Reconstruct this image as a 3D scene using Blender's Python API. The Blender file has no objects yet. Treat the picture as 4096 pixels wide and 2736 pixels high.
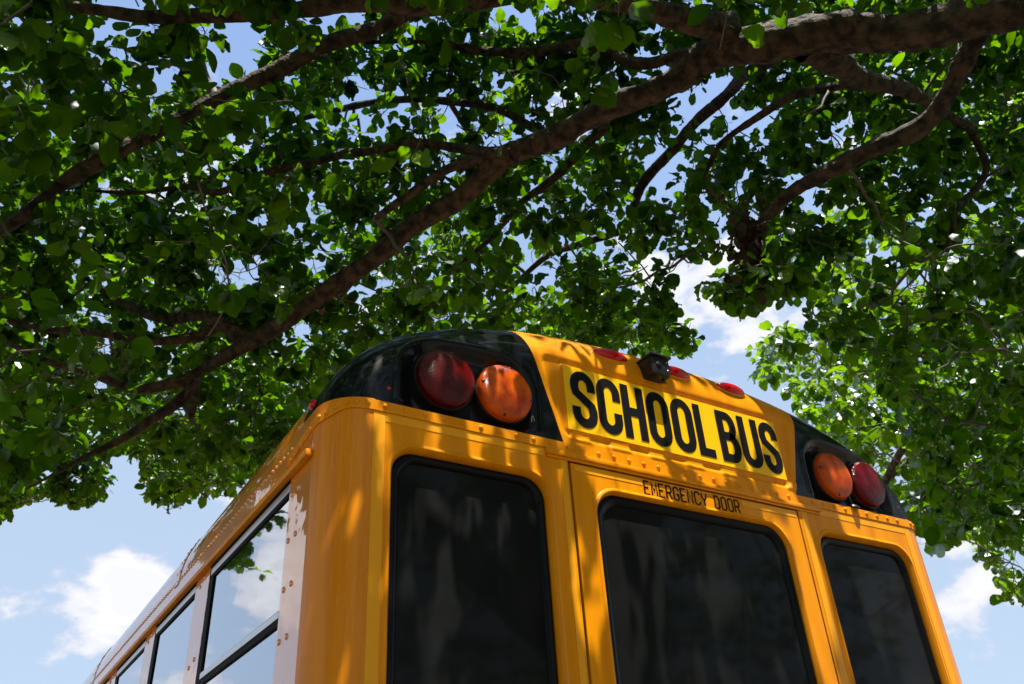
import bpy, bmesh, math, random
import numpy as np
from mathutils import Vector, Matrix
random.seed(7); rng = np.random.default_rng(11)
scene = bpy.context.scene
COL = scene.collection
R_ = math.radians

# ------------------------------------------------------------------ camera
CP = np.array([-1.8843, -1.8698, 1.5354])
CR = np.array([[0.85262990, -0.51971256, -0.05404729],
               [0.24115397, 0.48316094, -0.84166517],
               [0.46353750, 0.70459517, 0.53728822]])
FPX = 3431.33
cam_d = bpy.data.cameras.new('camera'); cam = bpy.data.objects.new('camera', cam_d); COL.objects.link(cam)
M = Matrix(((CR[0][0], -CR[1][0], -CR[2][0], CP[0]), (CR[0][1], -CR[1][1], -CR[2][1], CP[1]),
            (CR[0][2], -CR[1][2], -CR[2][2], CP[2]), (0, 0, 0, 1)))
cam.matrix_world = M
cam_d.sensor_width = 36; cam_d.lens = FPX / 4096 * 36
cam_d.clip_start = .05; cam_d.clip_end = 3000
cam_d.dof.use_dof = True; cam_d.dof.focus_distance = 3.0; cam_d.dof.aperture_fstop = 6.3
scene.camera = cam

# ------------------------------------------------------------------ sun, sky, exposure
SUN_EL, SUN_AZ = 73.0, 6.0          # azimuth: degrees from -y towards +x
sd = Vector((math.sin(R_(SUN_AZ)) * math.cos(R_(SUN_EL)), -math.cos(R_(SUN_AZ)) * math.cos(R_(SUN_EL)), math.sin(R_(SUN_EL))))
sl = bpy.data.lights.new('sun', 'SUN'); so = bpy.data.objects.new('sun', sl); COL.objects.link(so)
sl.energy = 5.0; sl.angle = R_(0.45); sl.color = (1, .95, .87)
so.rotation_euler = sd.to_track_quat('Z', 'Y').to_euler()
scene.view_settings.view_transform = 'Standard'; scene.view_settings.look = 'None'
scene.view_settings.gamma = 1; scene.view_settings.use_curve_mapping = False
scene.view_settings.exposure = 0.95
scene.render.engine = 'CYCLES'
cy = scene.cycles
cy.max_bounces = 8; cy.diffuse_bounces = 2; cy.glossy_bounces = 4; cy.transmission_bounces = 4; cy.transparent_max_bounces = 6
cy.sample_clamp_indirect = 6; cy.use_denoising = True

w = bpy.data.worlds.new('World'); scene.world = w; w.use_nodes = True
nt = w.node_tree; N = nt.nodes; L = nt.links
bg = N['Background']; bg.inputs['Strength'].default_value = 0.15
sky = N.new('ShaderNodeTexSky'); sky.sky_type = 'NISHITA'; sky.sun_disc = False
sky.sun_elevation = R_(SUN_EL); sky.sun_rotation = R_(180 - SUN_AZ)
sky.air_density = 1.0; sky.dust_density = .8; sky.ozone_density = 1.5
tc = N.new('ShaderNodeTexCoord')
def wmath(op, *ins):
    n = N.new('ShaderNodeMath'); n.operation = op
    for i, v in enumerate(ins):
        if hasattr(v, 'links') or hasattr(v, 'is_linked'): L.new(v, n.inputs[i])
        else: n.inputs[i].default_value = v
    return n.outputs[0]
def wnoise(scale, detail, rough, off):
    mp = N.new('ShaderNodeMapping'); mp.inputs['Location'].default_value = off; mp.inputs['Scale'].default_value = (1, 1, 1.7)
    L.new(tc.outputs['Generated'], mp.inputs[0])
    n = N.new('ShaderNodeTexNoise'); n.inputs['Scale'].default_value = scale; n.inputs['Detail'].default_value = detail
    n.inputs['Roughness'].default_value = rough
    L.new(mp.outputs[0], n.inputs['Vector']); return n.outputs[0]
nz = wnoise(10.0, 10, .56, (3.1, 1.2, .4))
fine = wnoise(3.0, 5, .5, (7.3, .2, 5.4))
acc = wmath('SUBTRACT', wmath('MULTIPLY', wmath('SUBTRACT', fine, .5), 1.1), .05)
# banks of cumulus at fixed directions of the real sky
for dx, dy, dz, rad, amp in ((.115, .955, .27, .085, .75), (.155, .955, .240, .075, .65), (.135, .95, .295, .055, .5), (.03, .96, .265, .05, .25),
                             (.61, .56, .565, .15, .75), (.70, .51, .49, .12, .45), (.84, .48, .26, .10, .42),
                             (.25, .90, .36, .17, .5), (-.30, .90, .33, .17, 1.0), (-.22, .955, .16, .12, .55), (-.62, .7, .34, .28, .9), (.42, .74, .52, .2, .25),
                             (-.9, -.1, .35, .25, .7)):
    v = Vector((dx, dy, dz)).normalized()
    d = N.new('ShaderNodeVectorMath'); d.operation = 'DISTANCE'; L.new(tc.outputs['Generated'], d.inputs[0]); d.inputs[1].default_value = v
    mr = N.new('ShaderNodeMapRange'); mr.interpolation_type = 'SMOOTHERSTEP'
    L.new(d.outputs['Value'], mr.inputs[0]); mr.inputs[1].default_value = 0; mr.inputs[2].default_value = rad
    mr.inputs[3].default_value = amp; mr.inputs[4].default_value = 0
    acc = wmath('ADD', acc, mr.outputs[0])
dens = wmath('ADD', acc, wmath('MULTIPLY', wmath('SUBTRACT', nz, .5), 3.2))
mask = N.new('ShaderNodeMapRange'); mask.interpolation_type = 'SMOOTHSTEP'
L.new(dens, mask.inputs[0]); mask.inputs[1].default_value = .30; mask.inputs[2].default_value = .62
ccol = N.new('ShaderNodeValToRGB'); cr = ccol.color_ramp
cr.elements[0].position = .3; cr.elements[0].color = (2.45, 2.6, 3.1, 1)
cr.elements[1].position = .95; cr.elements[1].color = (3.75, 3.75, 3.85, 1)
cr.elements.new(1.0).color = (3.3, 3.35, 3.45, 1)
L.new(dens, ccol.inputs[0])
tint = N.new('ShaderNodeMix'); tint.data_type = 'RGBA'; tint.blend_type = 'MULTIPLY'; tint.inputs[0].default_value = 1
L.new(sky.outputs[0], tint.inputs[6]); tint.inputs[7].default_value = (1, 1, 1, 1)
sep = N.new('ShaderNodeSeparateXYZ'); L.new(tc.outputs['Generated'], sep.inputs[0])
hz = N.new('ShaderNodeMapRange'); hz.interpolation_type = 'SMOOTHSTEP'; L.new(sep.outputs['Z'], hz.inputs[0])
hz.inputs[1].default_value = .30; hz.inputs[2].default_value = .90; hz.inputs[3].default_value = .88; hz.inputs[4].default_value = 0
hm = N.new('ShaderNodeMix'); hm.data_type = 'RGBA'; L.new(hz.outputs[0], hm.inputs[0]); L.new(tint.outputs[2], hm.inputs[6]); hm.inputs[7].default_value = (1.85, 2.3, 2.95, 1)
mx = N.new('ShaderNodeMix'); mx.data_type = 'RGBA'
L.new(mask.outputs[0], mx.inputs[0]); L.new(hm.outputs[2], mx.inputs[6]); L.new(ccol.outputs[0], mx.inputs[7])
L.new(mx.outputs[2], bg.inputs['Color'])

# ------------------------------------------------------------------ materials
def mat(name, base=(.5, .5, .5), rough=.5, metal=0, coat=0, coat_rough=.03, spec=.5, ior=1.5):
    m = bpy.data.materials.new(name); m.use_nodes = True
    b = m.node_tree.nodes['Principled BSDF']
    b.inputs['Base Color'].default_value = (*base, 1); b.inputs['Roughness'].default_value = rough
    b.inputs['Metallic'].default_value = metal; b.inputs['Coat Weight'].default_value = coat
    b.inputs['Coat Roughness'].default_value = coat_rough; b.inputs['Specular IOR Level'].default_value = spec
    b.inputs['IOR'].default_value = ior
    return m
def nodes(m): return m.node_tree.nodes, m.node_tree.links, m.node_tree.nodes['Principled BSDF']
def vary(m, scale, lo, hi, detail=6, aniso=(1, 1, 1), fmin=.35, fmax=.65):
    """mottle between two base colours with object-space noise"""
    n, l, b = nodes(m); t = n.new('ShaderNodeTexCoord'); mp = n.new('ShaderNodeMapping'); mp.inputs['Scale'].default_value = aniso
    nz = n.new('ShaderNodeTexNoise'); nz.inputs['Scale'].default_value = scale; nz.inputs['Detail'].default_value = detail
    rp = n.new('ShaderNodeValToRGB'); rp.color_ramp.elements[0].position = fmin; rp.color_ramp.elements[1].position = fmax
    rp.color_ramp.elements[0].color = (*lo, 1); rp.color_ramp.elements[1].color = (*hi, 1)
    l.new(t.outputs['Object'], mp.inputs[0]); l.new(mp.outputs[0], nz.inputs['Vector']); l.new(nz.outputs[0], rp.inputs[0]); l.new(rp.outputs[0], b.inputs['Base Color'])
    return nz
def bump(m, scale, dist, strength=.5, aniso=(1, 1, 1), detail=4, coat=False):
    n, l, b = nodes(m); t = n.new('ShaderNodeTexCoord'); mp = n.new('ShaderNodeMapping'); mp.inputs['Scale'].default_value = aniso
    nz = n.new('ShaderNodeTexNoise'); nz.inputs['Scale'].default_value = scale; nz.inputs['Detail'].default_value = detail
    bp = n.new('ShaderNodeBump'); bp.inputs['Distance'].default_value = dist; bp.inputs['Strength'].default_value = strength
    l.new(t.outputs['Object'], mp.inputs[0]); l.new(mp.outputs[0], nz.inputs['Vector']); l.new(nz.outputs[0], bp.inputs['Height'])
    l.new(bp.outputs[0], b.inputs['Normal'])
    if coat: l.new(bp.outputs[0], b.inputs['Coat Normal'])
YEL = (.86, .345, .006)
m_yel = mat('school_bus_yellow_paint', YEL, .42, coat=.12, coat_rough=.08, spec=.1)
vary(m_yel, 3.0, (.72, .235, .0), (.86, .305, .001), aniso=(6, 6, .5))
bump(m_yel, 2.2, .004, .35, coat=True)
m_side = mat('glossy_side_yellow_paint', (.82, .25, .001), .35, coat=1.0, coat_rough=.02, spec=.3); bump(m_side, 3.0, .010, .35, coat=True)
nodes(m_side)[2].inputs['Coat IOR'].default_value = 2.5
m_col = mat('corner_column_paint', YEL, .4, coat=.35, coat_rough=.07, spec=.1); vary(m_col, 3.0, (.72, .215, .0), (.82, .27, .001), aniso=(8, 8, .4)); bump(m_col, 2.5, .003, .3, coat=True)
m_tape = mat('reflective_yellow_tape', (.90, .36, .0), .45, spec=.3)
m_decal = mat('yellow_sign_sheeting', (1.0, .54, .002), .4, spec=.2)
m_black = mat('gloss_black_paint', (.004, .004, .005), .22, spec=.1, coat=.28, coat_rough=.06)
bump(m_black, 5, .003, .3, coat=True)
m_letter = mat('black_vinyl_lettering', (.005, .005, .005), .5, spec=.12)
m_rubber = mat('black_rubber_seal', (.003, .003, .003), .3, spec=.15)
m_frame = mat('matt_black_window_frame', (.006, .006, .006), .7, spec=.1)
m_gap = mat('dark_door_gap', (.006, .005, .004), .8)
m_plast = mat('black_plastic', (.008, .008, .009), .4)
m_alu = mat('brushed_aluminium', (.55, .54, .53), .32, metal=1)
m_tire = mat('tyre_rubber', (.02, .02, .02), .8)
# rear glass: dark tint with a film of dust
m_glass = mat('dark_tinted_glass', (.012, .012, .012), .05, spec=.05, coat=.28, coat_rough=.6)
n, l, b = nodes(m_glass)
t = n.new('ShaderNodeTexCoord'); nz_ = n.new('ShaderNodeTexNoise'); nz_.inputs['Scale'].default_value = 9; nz_.inputs['Detail'].default_value = 7
rp = n.new('ShaderNodeValToRGB'); rp.color_ramp.elements[0].position = .3; rp.color_ramp.elements[1].position = .75
rp.color_ramp.elements[0].color = (.001, .0012, .001, 1); rp.color_ramp.elements[1].color = (.006, .006, .0055, 1)
l.new(t.outputs['Object'], nz_.inputs['Vector']); l.new(nz_.outputs[0], rp.inputs[0]); l.new(rp.outputs[0], b.inputs['Base Color'])
m_sglass = mat('side_window_glass', (.50, .53, .57), .02, metal=1); bump(m_sglass, 2.2, .004, .2)
def lens_mat(name, base, sss):
    m = mat(name, base, .22, coat=.12, spec=.2)
    n, l, b = nodes(m)
    t = n.new('ShaderNodeTexCoord'); mp = n.new('ShaderNodeMapping'); mp.inputs['Scale'].default_value = (230, 1, 230)
    ck = n.new('ShaderNodeTexVoronoi'); ck.inputs['Scale'].default_value = 1; ck.distance = 'CHEBYCHEV'; ck.inputs['Randomness'].default_value = .15
    bp = n.new('ShaderNodeBump'); bp.inputs['Distance'].default_value = .002; bp.inputs['Strength'].default_value = .8
    l.new(t.outputs['Object'], mp.inputs[0]); l.new(mp.outputs[0], ck.inputs['Vector']); l.new(ck.outputs['Distance'], bp.inputs['Height']); l.new(bp.outputs[0], b.inputs['Normal'])
    nz = n.new('ShaderNodeTexNoise'); nz.inputs['Scale'].default_value = 17; nz.inputs['Detail'].default_value = 4; l.new(t.outputs['Object'], nz.inputs['Vector'])
    rp = n.new('ShaderNodeValToRGB'); rp.color_ramp.elements[0].position = .35; rp.color_ramp.elements[1].position = .7
    rp.color_ramp.elements[0].color = (*base, 1); rp.color_ramp.elements[1].color = (*sss, 1)
    l.new(nz.outputs[0], rp.inputs[0]); l.new(rp.outputs[0], b.inputs['Base Color'])
    return m
m_amber = lens_mat('amber_lens', (.45, .040, .0), (.80, .14, .001))
m_red = lens_mat('deep_red_lens', (.05, .0005, .001), (.14, .001, .002))
m_red2 = lens_mat('crimson_lens', (.07, .0008, .003), (.17, .002, .007))
m_mark = mat('bright_red_marker_lens', (.55, .002, .004), .15, coat=.4, spec=.3)
m_bark = mat('pear_bark', (.1, .07, .05), .85)
vary(m_bark, 20, (.010, .007, .0045), (.098, .064, .036), detail=10, aniso=(1, 1, 1), fmin=.38, fmax=.64)
bump(m_bark, 34, .035, 1.0, detail=10)
m_twig = mat('twig_bark', (.13, .10, .08), .7)
m_dead = mat('dry_brown_leaves', (.035, .016, .009), .8)

def leaf_mat(name, dcol, tcol, gl=.1):
    m = bpy.data.materials.new(name); m.use_nodes = True; n = m.node_tree.nodes; l = m.node_tree.links
    n.clear(); out = n.new('ShaderNodeOutputMaterial')
    at = n.new('ShaderNodeAttribute'); at.attribute_name = 'tone'
    def rampcol(a, bcol):
        r = n.new('ShaderNodeValToRGB'); r.color_ramp.elements[0].color = (*a, 1); r.color_ramp.elements[1].color = (*bcol, 1)
        l.new(at.outputs['Fac'], r.inputs[0]); return r.outputs[0]
    d = n.new('ShaderNodeBsdfDiffuse'); l.new(rampcol([c * .7 for c in dcol], [c * 1.35 for c in dcol]), d.inputs[0])
    t = n.new('ShaderNodeBsdfTranslucent'); l.new(rampcol([c * .5 for c in tcol], [tcol[0] * 2.4, tcol[1] * 1.6, tcol[2]]), t.inputs[0])
    a = n.new('ShaderNodeAddShader'); l.new(d.outputs[0], a.inputs[0]); l.new(t.outputs[0], a.inputs[1])
    g = n.new('ShaderNodeBsdfGlossy'); g.inputs['Roughness'].default_value = .4; g.inputs[0].default_value = (.9, .95, 1, 1)
    fr = n.new('ShaderNodeFresnel'); fr.inputs[0].default_value = 1.45
    mm = n.new('ShaderNodeMath'); mm.operation = 'MULTIPLY'; mm.inputs[1].default_value = gl * 10; l.new(fr.outputs[0], mm.inputs[0])
    mx = n.new('ShaderNodeMixShader'); l.new(mm.outputs[0], mx.inputs[0]); l.new(a.outputs[0], mx.inputs[1]); l.new(g.outputs[0], mx.inputs[2])
    l.new(mx.outputs[0], out.inputs[0]); return m
m_leaf = leaf_mat('pear_leaf', (.0025, .008, .001), (.054, .172, .001), .008)
m_leaf2 = leaf_mat('bright_leaf', (.010, .030, .004), (.075, .20, .002), .015)

# ------------------------------------------------------------------ object helpers
def empty(name, loc=(0, 0, 0)):
    o = bpy.data.objects.new(name, None); o.location = loc; o.empty_display_size = .2; COL.objects.link(o); return o
def tag(o, label=None, cat=None, group=None, kind=None):
    for k, v in (('label', label), ('category', cat), ('group', group), ('kind', kind)):
        if v: o[k] = v
    return o
def link(name, me, m, parent=None, smooth=False):
    o = bpy.data.objects.new(name, me); COL.objects.link(o)
    if m is not None: me.materials.append(m)
    if parent is not None:
        o.parent = parent
        off = Vector((0, 0, 0)); q_ = parent
        while q_ is not None: off += q_.location; q_ = q_.parent
        o.location = -off
    if smooth:
        me.shade_smooth()
    return o
def from_bm(name, bm, m, parent=None, smooth=False, ang=None):
    me = bpy.data.meshes.new(name); bmesh.ops.recalc_face_normals(bm, faces=bm.faces); bm.to_mesh(me); bm.free()
    o = link(name, me, m, parent, smooth)
    if ang:
        me.shade_smooth()
        try: me.set_sharp_from_angle(angle=R_(ang))
        except Exception: pass
    return o
def pydata(name, v, f, m, parent=None, smooth=False):
    me = bpy.data.meshes.new(name); me.from_pydata([tuple(map(float, p)) for p in v], [], f); me.validate(); return link(name, me, m, parent, smooth)
def box(bm, x0, x1, y0, y1, z0, z1, bev=0):
    r = bmesh.ops.create_cube(bm, size=1)
    for v in r['verts']:
        v.co = Vector(((x0 + x1) / 2 + v.co.x * (x1 - x0), (y0 + y1) / 2 + v.co.y * (y1 - y0), (z0 + z1) / 2 + v.co.z * (z1 - z0)))
    if bev:
        es = list({e for v in r['verts'] for e in v.link_edges})
        bmesh.ops.bevel(bm, geom=es, offset=bev, segments=2, affect='EDGES', profile=.6)
def dome(bm, c, nrm, r, h, seg=10, rings=3):
    """low rivet/lens dome on a surface at c with outward normal nrm"""
    nrm = Vector(nrm).normalized(); q = nrm.to_track_quat('Z', 'Y'); c = Vector(c); rows = []
    for k in range(rings):
        a = k / rings * math.pi / 2; rr = r * math.cos(a); z = h * math.sin(a)
        rows.append([bm.verts.new(c + q @ Vector((rr * math.cos(2 * math.pi * j / seg), rr * math.sin(2 * math.pi * j / seg), z))) for j in range(seg)])
    top = bm.verts.new(c + q @ Vector((0, 0, h)))
    for k in range(rings - 1):
        for j in range(seg):
            bm.faces.new((rows[k][j], rows[k][(j + 1) % seg], rows[k + 1][(j + 1) % seg], rows[k + 1][j]))
    for j in range(seg): bm.faces.new((rows[-1][j], rows[-1][(j + 1) % seg], top))
def rrect(x0, x1, z0, z1, r, n=8):
    pts = []
    for cx_, cz_, a0 in ((x1 - r, z1 - r, 0), (x0 + r, z1 - r, 90), (x0 + r, z0 + r, 180), (x1 - r, z0 + r, 270)):
        for k in range(n + 1):
            a = R_(a0 + 90 * k / n); pts.append((cx_ + r * math.cos(a), cz_ + r * math.sin(a)))
    return pts
def tube(pts, rad, sides=8, closed_caps=True):
    pts = np.asarray(pts, float); n_ = len(pts); rad = np.broadcast_to(np.asarray(rad, float), (n_,))
    tg = np.gradient(pts, axis=0); tg /= np.linalg.norm(tg, axis=1)[:, None] + 1e-9
    ref = np.array([0, 0, 1.0]) if abs(tg[0][2]) < .9 else np.array([1.0, 0, 0])
    u = np.cross(tg, ref); u /= np.linalg.norm(u, axis=1)[:, None] + 1e-9; w_ = np.cross(tg, u)
    a = np.arange(sides) / sides * 2 * math.pi
    V = pts[:, None, :] + rad[:, None, None] * (np.cos(a)[None, :, None] * u[:, None, :] + np.sin(a)[None, :, None] * w_[:, None, :])
    i = np.arange(n_ - 1)[:, None] * sides; j = np.arange(sides)[None, :]
    F = np.stack([i + j, i + (j + 1) % sides, i + sides + (j + 1) % sides, i + sides + j], -1).reshape(-1, 4)
    return V.reshape(-1, 3), F
class TubeSet:
    def __init__(s): s.v = []; s.f = []; s.n = 0
    def add(s, pts, rad, sides=8):
        v, f = tube(pts, rad, sides); s.v.append(v); s.f.append(f + s.n); s.n += len(v)
    def build(s, name, m, parent, noise=0):
        v = np.concatenate(s.v); f = np.concatenate(s.f)
        return quadmesh(name, v, f, m, parent)
def quadmesh(name, v, f, m, parent=None, smooth=True, tone=None):
    k = f.shape[1]; me = bpy.data.meshes.new(name)
    me.vertices.add(len(v)); me.vertices.foreach_set('co', v.astype(np.float32).ravel())
    me.loops.add(f.size); me.loops.foreach_set('vertex_index', f.astype(np.int32).ravel())
    me.polygons.add(len(f)); me.polygons.foreach_set('loop_start', np.arange(0, f.size, k, dtype=np.int32))
    me.update(calc_edges=True)
    if tone is not None:
        a = me.attributes.new('tone', 'FLOAT', 'FACE'); a.data.foreach_set('value', tone.astype(np.float32))
    return link(name, me, m, parent, smooth)
def wall_with_holes(outer, holes, to3, depth=None):
    """planar triangulated sheet with holes; outer/hole = lists of 2D points"""
    bm = bmesh.new(); es = []
    for lp in [outer] + holes:
        vs = [bm.verts.new(to3(*p)) for p in lp]
        es += [bm.edges.new((vs[i], vs[(i + 1) % len(vs)])) for i in range(len(vs))]
    bmesh.ops.triangle_fill(bm, use_beauty=True, use_dissolve=False, edges=es)
    return bm
def ring_loft(bm, loops):
    """loops: list of equal-length 3D point lists, joined into bands"""
    vs = [[bm.verts.new(p) for p in lp] for lp in loops]; n_ = len(loops[0])
    for a, b_ in zip(vs[:-1], vs[1:]):
        for i in range(n_): bm.faces.new((a[i], a[(i + 1) % n_], b_[(i + 1) % n_], b_[i]))
    return vs
def stroke(bm, pts, wd, y, thick=.0012, closed=False):
    """flat brush stroke in the x/z plane raised towards -y"""
    P = [np.array(p, float) for p in pts]; n_ = len(P); Lf, Rt = [], []
    for i in range(n_):
        if closed: a, c = P[i - 1], P[(i + 1) % n_]
        else: a, c = P[max(i - 1, 0)], P[min(i + 1, n_ - 1)]
        d1 = P[i] - a; d2 = c - P[i]
        if np.linalg.norm(d1) < 1e-9: d1 = d2
        if np.linalg.norm(d2) < 1e-9: d2 = d1
        d1 = d1 / np.linalg.norm(d1); d2 = d2 / np.linalg.norm(d2)
        n1 = np.array([-d1[1], d1[0]]); n2 = np.array([-d2[1], d2[0]]); mt = n1 + n2; mt /= np.linalg.norm(mt) + 1e-9
        s = 1 / max(.5, float(mt @ n1)); h = wd / 2 * s
        Lf.append(P[i] + mt * h); Rt.append(P[i] - mt * h)
    yy = y - thick; A = [bm.verts.new((p[0], yy, p[1])) for p in Lf]; B = [bm.verts.new((p[0], yy, p[1])) for p in Rt]
    rng_ = range(n_) if closed else range(n_ - 1)
    for i in rng_:
        j = (i + 1) % n_; bm.faces.new((A[i], A[j], B[j], B[i]))
def arc(cx_, cz_, rx, rz, a0, a1, n_=12):
    return [(cx_ + rx * math.cos(R_(a0 + (a1 - a0) * k / n_)), cz_ + rz * math.sin(R_(a0 + (a1 - a0) * k / n_))) for k in range(n_ + 1)]

# ------------------------------------------------------------------ ground
gm = mat('worn_asphalt', (.15, .14, .13), .9); vary(gm, .6, (.13, .105, .075), (.20, .165, .12), detail=10); bump(gm, 30, .01, .5)
g = pydata('ground', [(-600, -600, 0), (600, -600, 0), (600, 600, 0), (-600, 600, 0)], [(0, 1, 2, 3)], gm); tag(g, kind='structure')

# ------------------------------------------------------------------ the school bus
bus = empty('school_bus', (0, 5.2, 0))
tag(bus, 'yellow school bus seen from behind under the tree branches', 'bus')
W, ZS, RC, LEN = 1.22, 2.60, .12, 10.4
ZB = 2.65                                   # upper edge of the riveted flange
ROOFH = .55
def prof(a, hw, hh, n_):                    # superellipse, a = 0..180 from +x to -x
    c, s = math.cos(a), math.sin(a); e = 2 / n_
    return (hw * math.copysign(abs(c) ** e, c), ZS + hh * abs(s) ** e)
# lower rear sheet (z below ZS) with holes for windows and door; straight bevelled corner at both sides
WIN = {'L': (-1.064, -.546), 'R': (.546, 1.064)}
WT, WB = 2.545, 1.62
ZL = 1.05
def sheet(name, x0, x1, z0, z1, hole, m, y=0.0, parent=bus, rr=.085, depth=.026, inset=.021):
    hx0, hx1, hz0, hz1 = hole
    lo = rrect(hx0, hx1, hz0, hz1, rr); bm = wall_with_holes([(x0, z0), (x1, z0), (x1, z1), (x0, z1)], [lo], lambda a, b_: (a, y, b_))
    steps = [(0, 0), (.003, -.004), (.010, -.0045), (.014, 0.0), (.019, .010), (inset, depth + .008)]
    loops = []
    for ins, dp in steps:
        loops.append([(px, y + dp, pz) for px, pz in rrect(hx0 + ins, hx1 - ins, hz0 + ins, hz1 - ins, rr - ins * .8)])
    ring_loft(bm, loops); bmesh.ops.remove_doubles(bm, verts=bm.verts, dist=1e-5)
    o = from_bm(name, bm, m, parent, ang=50); return o, (hx0 + inset, hx1 - inset, hz0 + inset, hz1 - inset, rr - inset * .8, y + depth)
def glazing(parent, q, seal_w=.024, gl_name='glass'):
    x0, x1, z0, z1, r, y = q
    bm = bmesh.new(); L_ = []
    for ins, dp in ((-.001, -.004), (.003, -.010), (.010, -.012), (.018, -.008), (seal_w, -.003), (seal_w + .001, .004)):
        L_.append([(a, y + dp, b_) for a, b_ in rrect(x0 + ins, x1 - ins, z0 + ins, z1 - ins, max(r - ins * .5, .03))])
    ring_loft(bm, L_); s = from_bm('seal', bm, m_rubber, parent, ang=70)
    i = seal_w - .004
    v = [(a, y, b_) for a, b_ in rrect(x0 + i, x1 - i, z0 + i, z1 - i, max(r - i * .5, .03))]
    pydata(gl_name, v, [tuple(range(len(v)))], m_glass, parent)
DW = .481; ZH = 2.591
for k, s in (('L', -1), ('R', 1)):
    hx0, hx1 = WIN[k]
    xa, xb = (-1.10, -DW - .004) if s < 0 else (DW + .004, 1.10)
    o, q = sheet('rear_panel', xa, xb, ZL, ZB, (hx0, hx1, WB, WT), m_yel, y=0)
    rw = bpy.data.objects.new('rear_window', None); COL.objects.link(rw); rw.parent = bus; rw.location = (0, -5.2, 0)
    rw['label'] = 'dark rear window left of the emergency door' if s < 0 else 'narrow-looking dark rear window right of the emergency door'
    glazing(rw, q)
# header above the door
bm = bmesh.new(); box(bm, -DW - .004, DW + .004, 0.0, .03, ZH + .004, ZB); from_bm('door_header', bm, m_yel, bus)
# gap behind the door seam
pydata('door_gap', [(-DW - .02, .028, ZL), (DW + .02, .028, ZL), (DW + .02, .028, ZH + .02), (-DW - .02, .028, ZH + .02)], [(0, 1, 2, 3)], m_gap, bus)
door, q = sheet('emergency_door', -DW + .004, DW - .004, ZL, ZH - .004, (-.412, .412, WB, 2.534), m_yel, y=-.002, rr=.095, depth=.020, inset=.017)
glazing(door, q, seal_w=.030, gl_name='door_glass')
for x in (-DW + .004, DW - .004):
    bm = bmesh.new(); box(bm, x - .0005, x + .0005, -.002, .026, ZL, ZH - .004); from_bm('door_edge', bm, m_yel, door)
# lower body and corner columns: plan outline swept upwards
def plan(ins=0):
    pts = [(-1.10, 0.0)] + [(-W + RC + RC * math.cos(R_(a)) - 0, RC + RC * math.sin(R_(a))) for a in range(262, 179, -8)] + [(-W, RC + .001)]
    return pts
def corner_column(s):
    bm = bmesh.new(); zs = [.55, 1.05, 1.5, 2.0, 2.3, 2.5, 2.6, 2.654]
    pts = [(-1.10, 0.0)] + [(-W + RC + (RC) * math.cos(R_(a)), RC + RC * math.sin(R_(a))) for a in np.linspace(268, 180, 14)]
    rows = [[bm.verts.new((x if s < 0 else -x, y, z)) for x, y in pts] for z in zs]
    for a, b_ in zip(rows[:-1], rows[1:]):
        for i in range(len(pts) - 1): bm.faces.new((a[i], a[i + 1], b_[i + 1], b_[i]))
    return from_bm('corner_column', bm, m_col, bus, ang=40)
for s in (-1, 1): corner_column(s)
bm = bmesh.new(); box(bm, -1.10, 1.10, 0.0, .05, .55, ZL); from_bm('lower_rear_panel', bm, m_yel, bus)
bm = bmesh.new(); box(bm, -1.18, 1.18, -.12, .02, .48, .72, .02); from_bm('rear_bumper', bm, m_black, bus, ang=40)

# --- upper cap: concentric superellipse rings from flat face round onto the roof
NA = 240; rings = []
TH = [0, 8, 16, 24, 32, 40, 48, 56, 64, 72, 80, 90]
RT = .20
def cap_ring(th):
    s_, c_ = math.sin(R_(th)), math.cos(R_(th)); ins_x = RC * (1 - s_); out = []
    for i in range(NA + 1):
        a = math.pi * i / NA; up = math.sin(a) ** .8
        rt = RC + (RT - RC) * up
        hw = W - RC * (1 - s_); hh = ROOFH - RT * (1 - s_); n_ = 2.55 - .4 * (th / 90)
        x, z = prof(a, hw, hh, n_); out.append((x, rt * (1 - c_), z))
    return out
R0 = cap_ring(0)
def build_cap():
    bm = bmesh.new()
    rows = [[bm.verts.new(p) for p in cap_ring(t_)] for t_ in TH]
    for a, b_ in zip(rows[:-1], rows[1:]):
        for i in range(NA): bm.faces.new((a[i], a[i + 1], b_[i + 1], b_[i]))
    end = [bm.verts.new((v.co.x, .30, v.co.z)) for v in rows[-1]]
    for i in range(NA): bm.faces.new((rows[-1][i], rows[-1][i + 1], end[i + 1], end[i]))
    # flat face: scaled copies toward the base line
    prev = rows[0]; K = 34
    for k in range(1, K + 1):
        t_ = 1 - k / K; cur = [bm.verts.new((v.co.x, 0, ZS + (v.co.z - ZS) * t_)) for v in rows[0]]
        for i in range(NA):
            bm.faces.new((prev[i], prev[i + 1], cur[i + 1], cur[i]))
        prev = cur
    bmesh.ops.remove_doubles(bm, verts=bm.verts, dist=1e-5)
    return bm
def cut(bm, co, no, keep_pos=True):
    g_ = bm.verts[:] + bm.edges[:] + bm.faces[:]
    bmesh.ops.bisect_plane(bm, geom=g_, plane_co=co, plane_no=no, clear_inner=keep_pos, clear_outer=not keep_pos)
def sstep(a, b_, x):
    t_ = min(1, max(0, (x - a) / (b_ - a))); return t_ * t_ * (3 - 2 * t_)
def sdf_rr(x, z, x0, x1, z0, z1, r):
    qx = abs(x - (x0 + x1) / 2) - (x1 - x0) / 2 + r; qz = abs(z - (z0 + z1) / 2) - (z1 - z0) / 2 + r
    return math.hypot(max(qx, 0), max(qz, 0)) + min(max(qx, qz), 0) - r
SL = .300                                    # slant of the black/yellow border
nL = Vector((1, 0, SL)).normalized()
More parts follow.
